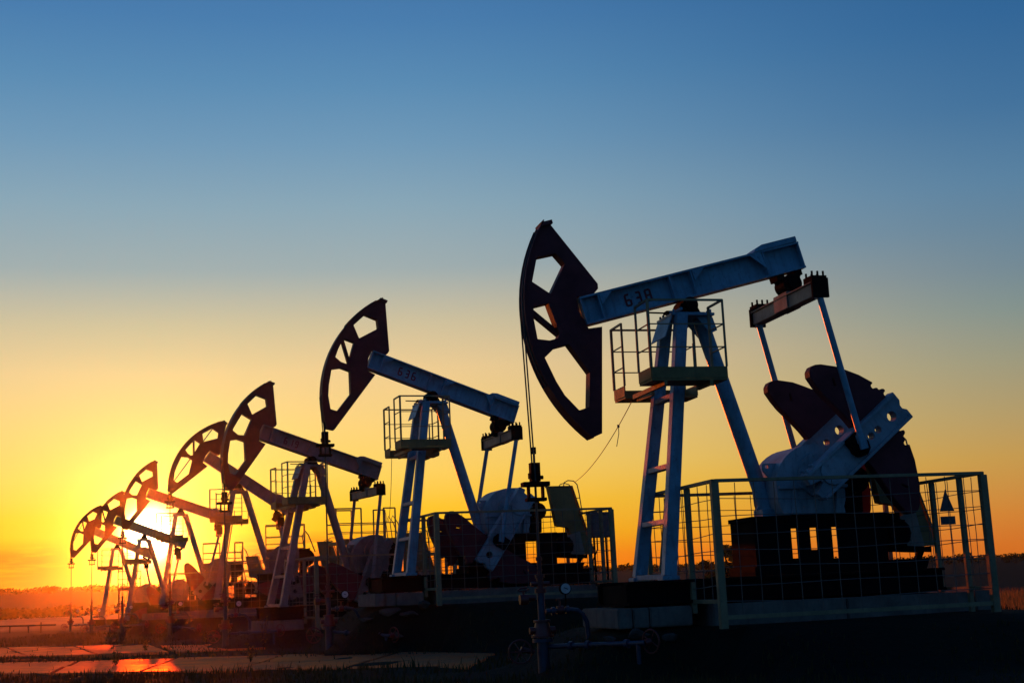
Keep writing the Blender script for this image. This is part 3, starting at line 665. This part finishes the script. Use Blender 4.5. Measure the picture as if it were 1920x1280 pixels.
# ------------------------------------------------------------------ wellheads
def wellhead(n, label, slope=0.0):
    p = to_world(n, -3.05, 0, 0); z0 = height(p.x, p.y)
    r = thing('wellhead', label, 'wellhead', (p.x, p.y, z0), R(PUMPS[n][3]), 'wellheads under the horseheads')
    b = MB(); b.tube((0,0,-.2),(0,0,.52),.105,18); b.tube((0,0,.50),(0,0,.56),.18,20); b.bolts([(.15*cos(k*.785), .15*sin(k*.785), .56) for k in range(8)], .015, .05)
    b.tube((0,0,.56),(0,0,1.34),.066,16); obj('casing_pipe', smooth(b.mesh('casing_pipe', M['blue'])), r)
    b = MB(); b.tube((0,0,.60),(0,0,.84),.17,20,.12); b.tube((0,0,.58),(0,0,.62),.20,20); b.tube((0,0,.84),(0,0,.88),.15,20); b.tube((-.23,0,.70),(.23,0,.70),.06,12)
    obj('valve_body', smooth(b.mesh('valve_body', M['red'])), r)
    b = MB(); b.tube((0,0,1.34),(0,0,1.42),.10,16); b.tube((0,0,1.42),(0,0,1.60),.06,14); b.tube((0,0,1.60),(0,0,1.66),.085,14); b.tube((0,0,1.66),(0,0,1.98),.042,12); b.tube((0,0,1.9),(0,0,1.96),.06,12); b.tube((-.17,0,1.5),(.17,0,1.5),.04,8); b.tube((-.2,0,1.74),(.06,0,1.74),.02,6)
    obj('stuffing_box', smooth(b.mesh('stuffing_box', M['red'])), r)
    b = MB(); b.tube((-.10,0,1.26),(-.30,0,1.28),.05,10); b.tube((-.24,0,1.24),(-.38,0,1.24),.09,12); b.tube((-.31,0,1.28),(-.31,0,1.40),.02,6); b.ring((-.31,0,1.41),(0,.3,1),.09,.013)
    obj('side_valve', smooth(b.mesh('side_valve', M['red'])), r)
    b = MB(); b.tube((-.17,0,.34),(-.40,0,.40),.05,10); b.ring((-.44,-.12,.36),(.35,1,.1),.20,.018,20); 
    for k in range(3): e = Vector((cos(k*pi/3),-.35*cos(k*pi/3),sin(k*pi/3)))*.2; b.tube(Vector((-.44,-.12,.36))-e, Vector((-.44,-.12,.36))+e, .012, 5)
    b.tube((-.40,0,.39),(-.44,-.12,.36),.02,6); obj('hand_wheel', b.mesh('hand_wheel', M['red']), r)
    b = MB(); b.path([(.08,0,1.02),(.52,0,1.03),(.66,0,1.01),(.76,0,.93),(.82,0,.80),(.83,0,.52)], .042, 12); b.tube((.18,0,1.02),(.24,0,1.02),.07,12); b.tube((.44,0,1.03),(.50,0,1.03),.07,12)
    obj('bypass_pipe', smooth(b.mesh('bypass_pipe', M['blue']), 60), r)
    b = MB(); b.tube((.28,0,1.03),(.40,0,1.03),.075,12); b.tube((.34,0,1.08),(.34,0,1.22),.022,6); b.tube((.34,0,1.21),(.34,0,1.225),.07,12)
    obj('gate_valve', smooth(b.mesh('gate_valve', M['red'])), r)
    b = MB(); b.tube((.45,0,1.05),(.45,0,1.32),.014,6); b.tube((.45,-.035,1.40),(.45,.05,1.40),.105,20); gg = obj('pressure_gauge', smooth(b.mesh('pressure_gauge', M['dark'])), r)
    b = MB(); b.tube((.45,-.040,1.40),(.45,-.036,1.40),.088,20); fc = obj('dial_face', b.mesh('dial_face', M['dial']), gg)
    obj('needle', MB().bar((.42,-.043,1.415),(.49,-.043,1.385),.012,.003,(0,1,0)).mesh('needle', M['dark']), gg)
    b = MB(); e = Vector((1.23, -1.9, .47-slope)); st = Vector((.10, -.05, .42)); ud = (e-st).normalized()*.035; b.tube(st, e, .042, 12)
    for f_ in (.24, .42, .82): q = st.lerp(e, f_); b.tube(q-ud, q+ud, .075, 12)
    q = st.lerp(e, .93); b.tube(q, (q.x, q.y, -.12), .04, 10); obj('flow_line', smooth(b.mesh('flow_line', M['blue'])), r)
    b = MB(); b.ring(e+Vector((.10,0,.02)), (1,.5,0), .19, .017, 20); b.tube(e, e+Vector((.1,0,.02)), .06, 10)
    for k in range(2): q = Vector((-.45*cos(k*pi/2+.5),.9*cos(k*pi/2+.5),sin(k*pi/2+.5)))*.18; b.tube(e+Vector((.1,0,.02))-q, e+Vector((.1,0,.02))+q, .012, 5)
    obj('end_valve', b.mesh('end_valve', M['red']), r)
LB = ['red and blue wellhead with white pressure gauge under the lowered horsehead of pumpjack 638', 'wellhead with red valves by the concrete slabs, under the horsehead of pumpjack 636', 'wellhead under the horsehead of pumpjack 619',
      'wellhead with bent pipe under the fourth pumpjack', 'wellhead under the fifth pumpjack right of the sun', 'wellhead below the second farthest horsehead', 'farthest wellhead, at the left end of the row']
for n, l in enumerate(LB): wellhead(n, l, .18 if n in (1, 3) else 0)

# ------------------------------------------------------------------ slack cables
def cable(a, b_, sag, label, tail=None):
    pts = []
    for i in range(25):
        q = i/24; p = a.lerp(b_, q); p.z -= sag*4*q*(1-q); pts.append(tuple(p))
    m_ = MB().path(pts, .0085, 5)
    if tail: m_.path([pts[tail], Vector(pts[tail])+Vector((.0,0,-.15)), Vector(pts[tail])+Vector((-.06,0,-.42))], .0085, 5); m_.tube(Vector(pts[tail])-Vector((0,0,.03)), Vector(pts[tail])+Vector((0,0,.03)), .025, 8)
    thing('cable', label, 'cable', (0,0,0), 0, None, m_.mesh('cable', M['cable']))
cable(to_world(0,-.85,.9,3.36), to_world(1,4.4,.3,2.52), .2, 'thin slack cable running from the platform of pumpjack 638 down towards pumpjack 636', 4)
cable(to_world(1,-.95,.9,3.36), to_world(2,2.3,-1.3,3.05), .9, 'thin slack cable from the platform of pumpjack 636 towards the tail of pumpjack 619')

# ------------------------------------------------------------------ concrete slabs
def slab_strip(name, corners, nu, nv, z=.035, gap=.05, seed=1):
    """a strip of road slabs over a quad given by four ground points, with open joints"""
    rn = random.Random(seed); b = MB(); A, B, C_, D_ = [Vector((p[0], p[1], 0)) for p in corners]
    for i in range(nu):
        for j in range(nv):
            q = []
            for u, v in ((i, j), (i+1, j), (i+1, j+1), (i, j+1)):
                uu, vv = u/nu, v/nv; q.append(A.lerp(B, uu).lerp(D_.lerp(C_, uu), vv))
            c = sum(q, Vector())/4; zz = z + rn.uniform(-.012, .014); tx, ty = rn.uniform(-.004,.004), rn.uniform(-.004,.004)
            top = []
            for p in q:
                d = (c-p).normalized()*gap*1.4; p2 = p + d; top.append(Vector((p2.x, p2.y, zz + .02*vn(p2.x, p2.y) + tx*(p2.x-c.x) + ty*(p2.y-c.y))))
            b.add(top + [p - Vector((0,0,.22)) for p in top], [(0,1,2,3),(0,4,5,1),(1,5,6,2),(2,6,7,3),(3,7,4,0)])
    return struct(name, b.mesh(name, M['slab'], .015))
G = lambda px, py: tuple(on_ground(px, py, .04))
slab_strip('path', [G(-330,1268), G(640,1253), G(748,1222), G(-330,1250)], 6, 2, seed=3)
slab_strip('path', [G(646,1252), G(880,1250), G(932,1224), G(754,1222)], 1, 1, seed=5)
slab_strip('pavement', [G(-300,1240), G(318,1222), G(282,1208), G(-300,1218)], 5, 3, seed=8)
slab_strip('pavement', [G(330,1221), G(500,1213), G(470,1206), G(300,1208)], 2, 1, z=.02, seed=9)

# ------------------------------------------------------------------ broken concrete by the footings
def chunk(name, x, y, z, s, label, seed, grp):
    rn = random.Random(seed); bm = bmesh.new(); bmesh.ops.create_icosphere(bm, subdivisions=2, radius=1)
    ax = [rn.uniform(.7,1.2), rn.uniform(.6,1.0), rn.uniform(.35,.6)]
    cuts = [(Vector((rn.gauss(0,1), rn.gauss(0,1), rn.gauss(0,1))).normalized(), rn.uniform(.34,.62)) for _ in range(14)]
    for v in bm.verts:
        for nn, d in cuts:
            k = v.co.dot(nn)
            if k > d: v.co -= nn*(k-d)
        v.co = Vector([v.co[i]*ax[i]*s for i in range(3)])
    me = bpy.data.meshes.new(name); bm.to_mesh(me); bm.free(); me.materials.append(M['rubble'])
    o = thing(name, label, 'rubble', (x, y, z), rn.uniform(0,6), grp, me); o.rotation_euler.x = rn.uniform(-.3,.3)
for k, (n, lx, ly, s_, lb) in enumerate([
    (0,-1.75,-1.35,.30,'flat broken concrete lump leaning under the left corner of the nearest footing block'), (0,-1.25,-1.45,.22,'small broken concrete lump under the middle of the nearest footing block'), (0,-2.2,-1.2,.20,'broken concrete lump nearest the wellhead of pumpjack 638'),
    (1,-1.7,-1.32,.36,'largest broken lump in the rubble heap before pumpjack 636'), (1,-1.15,-1.38,.30,'rubble lump on the right of the heap before pumpjack 636'), (1,-2.25,-1.25,.28,'rubble lump on the left of the heap before pumpjack 636'), (1,-1.6,-1.75,.27,'lowest rubble lump in the heap before pumpjack 636'), (1,-.75,-1.30,.30,'long rubble slab beneath the footing of pumpjack 636')]):
    p = to_world(n, lx, ly, 0); chunk('rubble_lump', p.x, p.y, height(p.x, p.y)+s_*.12, s_*1.25, lb, 40+k, 'broken concrete beside the footings')

# ------------------------------------------------------------------ low pipe rail at the far left
a_, b_ = on_ground(-40, 1188), on_ground(104, 1184)
r = thing('pipe_rail', 'low dark pipe rail on short posts at the left edge of the field', 'rail', a_, atan2(b_.y-a_.y, b_.x-a_.x)); L = (b_-a_).length
obj('rail', MB().tube((0,0,.52), (L,0,.50), .055, 8).mesh('rail', M['dark']), r)
for q in (.42, .66, .82): obj('post', MB().tube((L*q,0,-.1), (L*q,0,.72 if q == .82 else .5), .05, 8).mesh('post', M['dark']), r)

# ------------------------------------------------------------------ vegetation
def blade(b, x, y, z, h, w, rn):
    a = rn.uniform(0, pi); l = rn.uniform(.1, .5)*h; c = rn.uniform(0, 2*pi)
    dx, dy = cos(a)*w, sin(a)*w; tx, ty = cos(c)*l, sin(c)*l
    o = len(b.v); b.v += [(x-dx,y-dy,z-.03),(x+dx,y+dy,z-.03),(x+tx*.4+dx*.6,y+ty*.4+dy*.6,z+h*.6),(x+tx*.4-dx*.6,y+ty*.4-dy*.6,z+h*.6),(x+tx,y+ty,z+h)]
    b.f += [(o,o+1,o+2,o+3),(o+3,o+2,o+4)]
rn = random.Random(11)
SL = [[G(-330,1268), G(880,1250), G(932,1224), G(-330,1250)], [G(-300,1240), G(318,1222), G(282,1208), G(-300,1218)]]
def inside(x, y):
    for q in SL:
        c = 0
        for i in range(4):
            ax, ay = q[i][:2]; bx, by = q[(i+1) % 4][:2]; c += 1 if (bx-ax)*(y-ay)-(by-ay)*(x-ax) > 0 else -1
        if abs(c) == 4: return True
    return False
b = MB(); b2 = MB(); k = 0
while k < 46000:
    yy = 15 + 70*rn.random()**1.7; xx = rn.uniform(-.42, .42)*yy
    if inside(xx, yy) and rn.random() > .02: continue
    dn = vn(xx*.5+3, yy*.5)
    if rn.random() > dn*1.5: continue
    on = any((lambda l: -2.2 < l[0] < 5.2 and -1.3 < l[1] < 1.3)(to_local(n, xx, yy)) for n in range(7))
    if on or any((lambda l: -.9 < l[0] < 5.0 and -3.1 < l[1] < -1.2)(to_local(n, xx, yy)) for n in (0, 1)): continue
    k += 1; z_ = height(xx, yy); h_ = rn.uniform(.06,.17)*(1.5 if rn.random() < .06 else 1)*(.6+.8*dn)*(.55 if z_ > .3 else 1)
    blade(b, xx, yy, height(xx, yy), h_, .010+.0002*yy, rn)
def raw(bb, name, mat):
    me = bpy.data.meshes.new(name); me.from_pydata(bb.v, [], bb.f); me.materials.append(mat); return me
o = struct('grass', raw(b, 'grass', M['grass']), 'stuff')
# dry grass of the sunlit field at the right, past the mound
for k in range(9000):
    yy = rn.uniform(30, 72); xx = yy*rn.uniform(.30, .44)
    if xx < 10.5: continue
    blade(b2, xx, yy, height(xx, yy), rn.uniform(.25,.6), .014, rn)
struct('dry_grass', raw(b2, 'dry_grass', M['straw']), 'stuff')
def leaf(b, c, s, rn):
    n_ = Vector((rn.gauss(0,1), rn.gauss(0,1), rn.gauss(0,1))).normalized(); a = n_.orthogonal().normalized(); d = n_.cross(a)
    o = len(b.v); b.v += [tuple(c - a*s), tuple(c + d*s*.6), tuple(c + a*s), tuple(c - d*s*.6)]; b.f += [(o,o+1,o+2,o+3)]
def weed(px, py, h, label, seed):
    p = on_ground(px, py); rn = random.Random(seed); z0 = height(p.x, p.y)
    r = thing('weed', label, 'plant', (p.x, p.y, z0), 0, 'tall weeds beside the slabs')
    st, lv = MB(), MB()
    for k in range(5):
        a = rn.uniform(0, 6.28); l = rn.uniform(.05,.22)*h; hh = h*rn.uniform(.6,1); q = [(0,0,-.05),(cos(a)*l*.4,sin(a)*l*.4,hh*.5),(cos(a)*l,sin(a)*l,hh)]; st.path(q, .009, 4)
        for i in range(16):
            f_ = rn.uniform(.25,1); leaf(lv, Vector((cos(a)*l*f_, sin(a)*l*f_, hh*f_)) + Vector((rn.gauss(0,.05),rn.gauss(0,.05),rn.gauss(0,.03))), rn.uniform(.02,.055), rn)
    obj('stem', st.mesh('stem', M['bark']), r); obj('foliage', raw(lv, 'foliage', M['straw']), r)
weed(494, 1216, 1.05, 'tallest pale weed, growing where the two slab areas meet', 1); weed(216, 1249, .62, 'dark weed at the near edge of the sunlit slab path', 2); weed(388, 1208, .55, 'small weed on the grass verge below the fourth pumpjack', 3); weed(272, 1222, .5, 'dark low weed on the far edge of the orange slabs', 4); weed(470, 1243, .5, 'low weed at the near edge of the grey part of the path', 5)
def tree(px, py, dist, h, wd, label, seed, nm='tree'):
    d = ray(px, py); q = d*(dist/d.y); z0 = height(q.x, q.y); rn = random.Random(seed); top = q.z + EYE - z0
    h = top if nm == 'tree' else h
    r = thing(nm, label, nm, (q.x, q.y, z0), 0, None)
    tk, lv = MB(), MB(); tk.tube((0,0,-.5),(0,0,h*.45),.03*h,8,.02*h); tips = []
    for k in range(16):
        a = k*2.4; e = Vector((cos(a)*wd*rn.uniform(.25,.5), sin(a)*wd*rn.uniform(.25,.5), h*rn.uniform(.5,.95))); s0 = Vector((0,0,h*rn.uniform(.2,.45)))
        tk.path([s0, s0.lerp(e,.5)+Vector((0,0,.04*h)), e], .008*h, 5); tips += [e, s0.lerp(e,.7)]
    for e in tips:
        for k in range(60): leaf(lv, e + Vector((rn.gauss(0,1),rn.gauss(0,1),rn.gauss(0,.8)))*wd*.10, rn.uniform(.12,.26)*h/6, rn)
    obj('trunk', tk.mesh('trunk', M['bark']), r); obj('crown', raw(lv, 'crown', M['leaf']), r)
tree(1376, 1021, 190, 5, 5.0, 'lone dark tree with see-through crown behind the nearest fence', 5)
tree(1412, 1043, 190, 4, 4.4, 'low dark tree right of the lone tree behind the nearest fence', 6)
tree(1338, 1048, 190, 3, 3.4, 'smallest dark tree left of the lone tree behind the nearest fence', 7)
# tree belt at the end of the stubble field and the wooded ridge: far-off woods, each one mass
def clump(b, c, s, rn, n=26):
    for k in range(n):
        v = Vector((rn.gauss(0,1), rn.gauss(0,1), rn.gauss(0,1))).normalized()*rn.uniform(.55,1); leaf(b, c + Vector((v.x*s, v.y*s, v.z*s*.8)), s*rn.uniform(.28,.5), rn)
b = MB(); rn = random.Random(21)
for k in range(800):
    az = R(rn.uniform(-30, 3)); d = rn.uniform(292, 312); x_, y_ = d*sin(az), d*cos(az); s_ = rn.uniform(.6,1.2)*(1+.5*vn(az*60, 2)); clump(b, Vector((x_, y_, height(x_, y_)+s_*.8)), s_, rn, 18)
struct('tree_belt', raw(b, 'tree_belt', M['wood']), 'stuff')
b = MB()
for k in range(4200):
    az = R(rn.uniform(-32, 32)); d = rn.uniform(398, 432); x_, y_ = d*sin(az), d*cos(az); s_ = rn.uniform(.55,1.0)*(.6+.8*vn(az*110, 7)); clump(b, Vector((x_, y_, height(x_, y_)+s_*.4)), s_, rn, 9)
struct('woodland', raw(b, 'woodland', M['wood']), 'stuff')

# ------------------------------------------------------------------ haze
hm = bpy.data.materials.new('haze'); hm.use_nodes = True; t = NT(hm.node_tree); out = t.new('ShaderNodeOutputMaterial'); pv = t.new('ShaderNodeVolumePrincipled')
pv.inputs['Color'].default_value = (.95,.93,.90,1); pv.inputs['Density'].default_value = .0001; pv.inputs['Anisotropy'].default_value = .96
t.link(pv.outputs[0], out.inputs['Volume'])
b = MB(); b.box(-720, 720, -160, 720, -11, 16)
struct('haze', b.mesh('haze', hm), 'stuff')

# ------------------------------------------------------------------ render settings
S.view_settings.view_transform = 'Standard'; S.view_settings.look = 'None'; S.view_settings.exposure = 0; S.view_settings.gamma = 1
S.cycles.use_denoising = True
S.cycles.max_bounces = 6; S.cycles.diffuse_bounces = 3; S.cycles.volume_bounces = 0; S.cycles.sample_clamp_indirect = 4
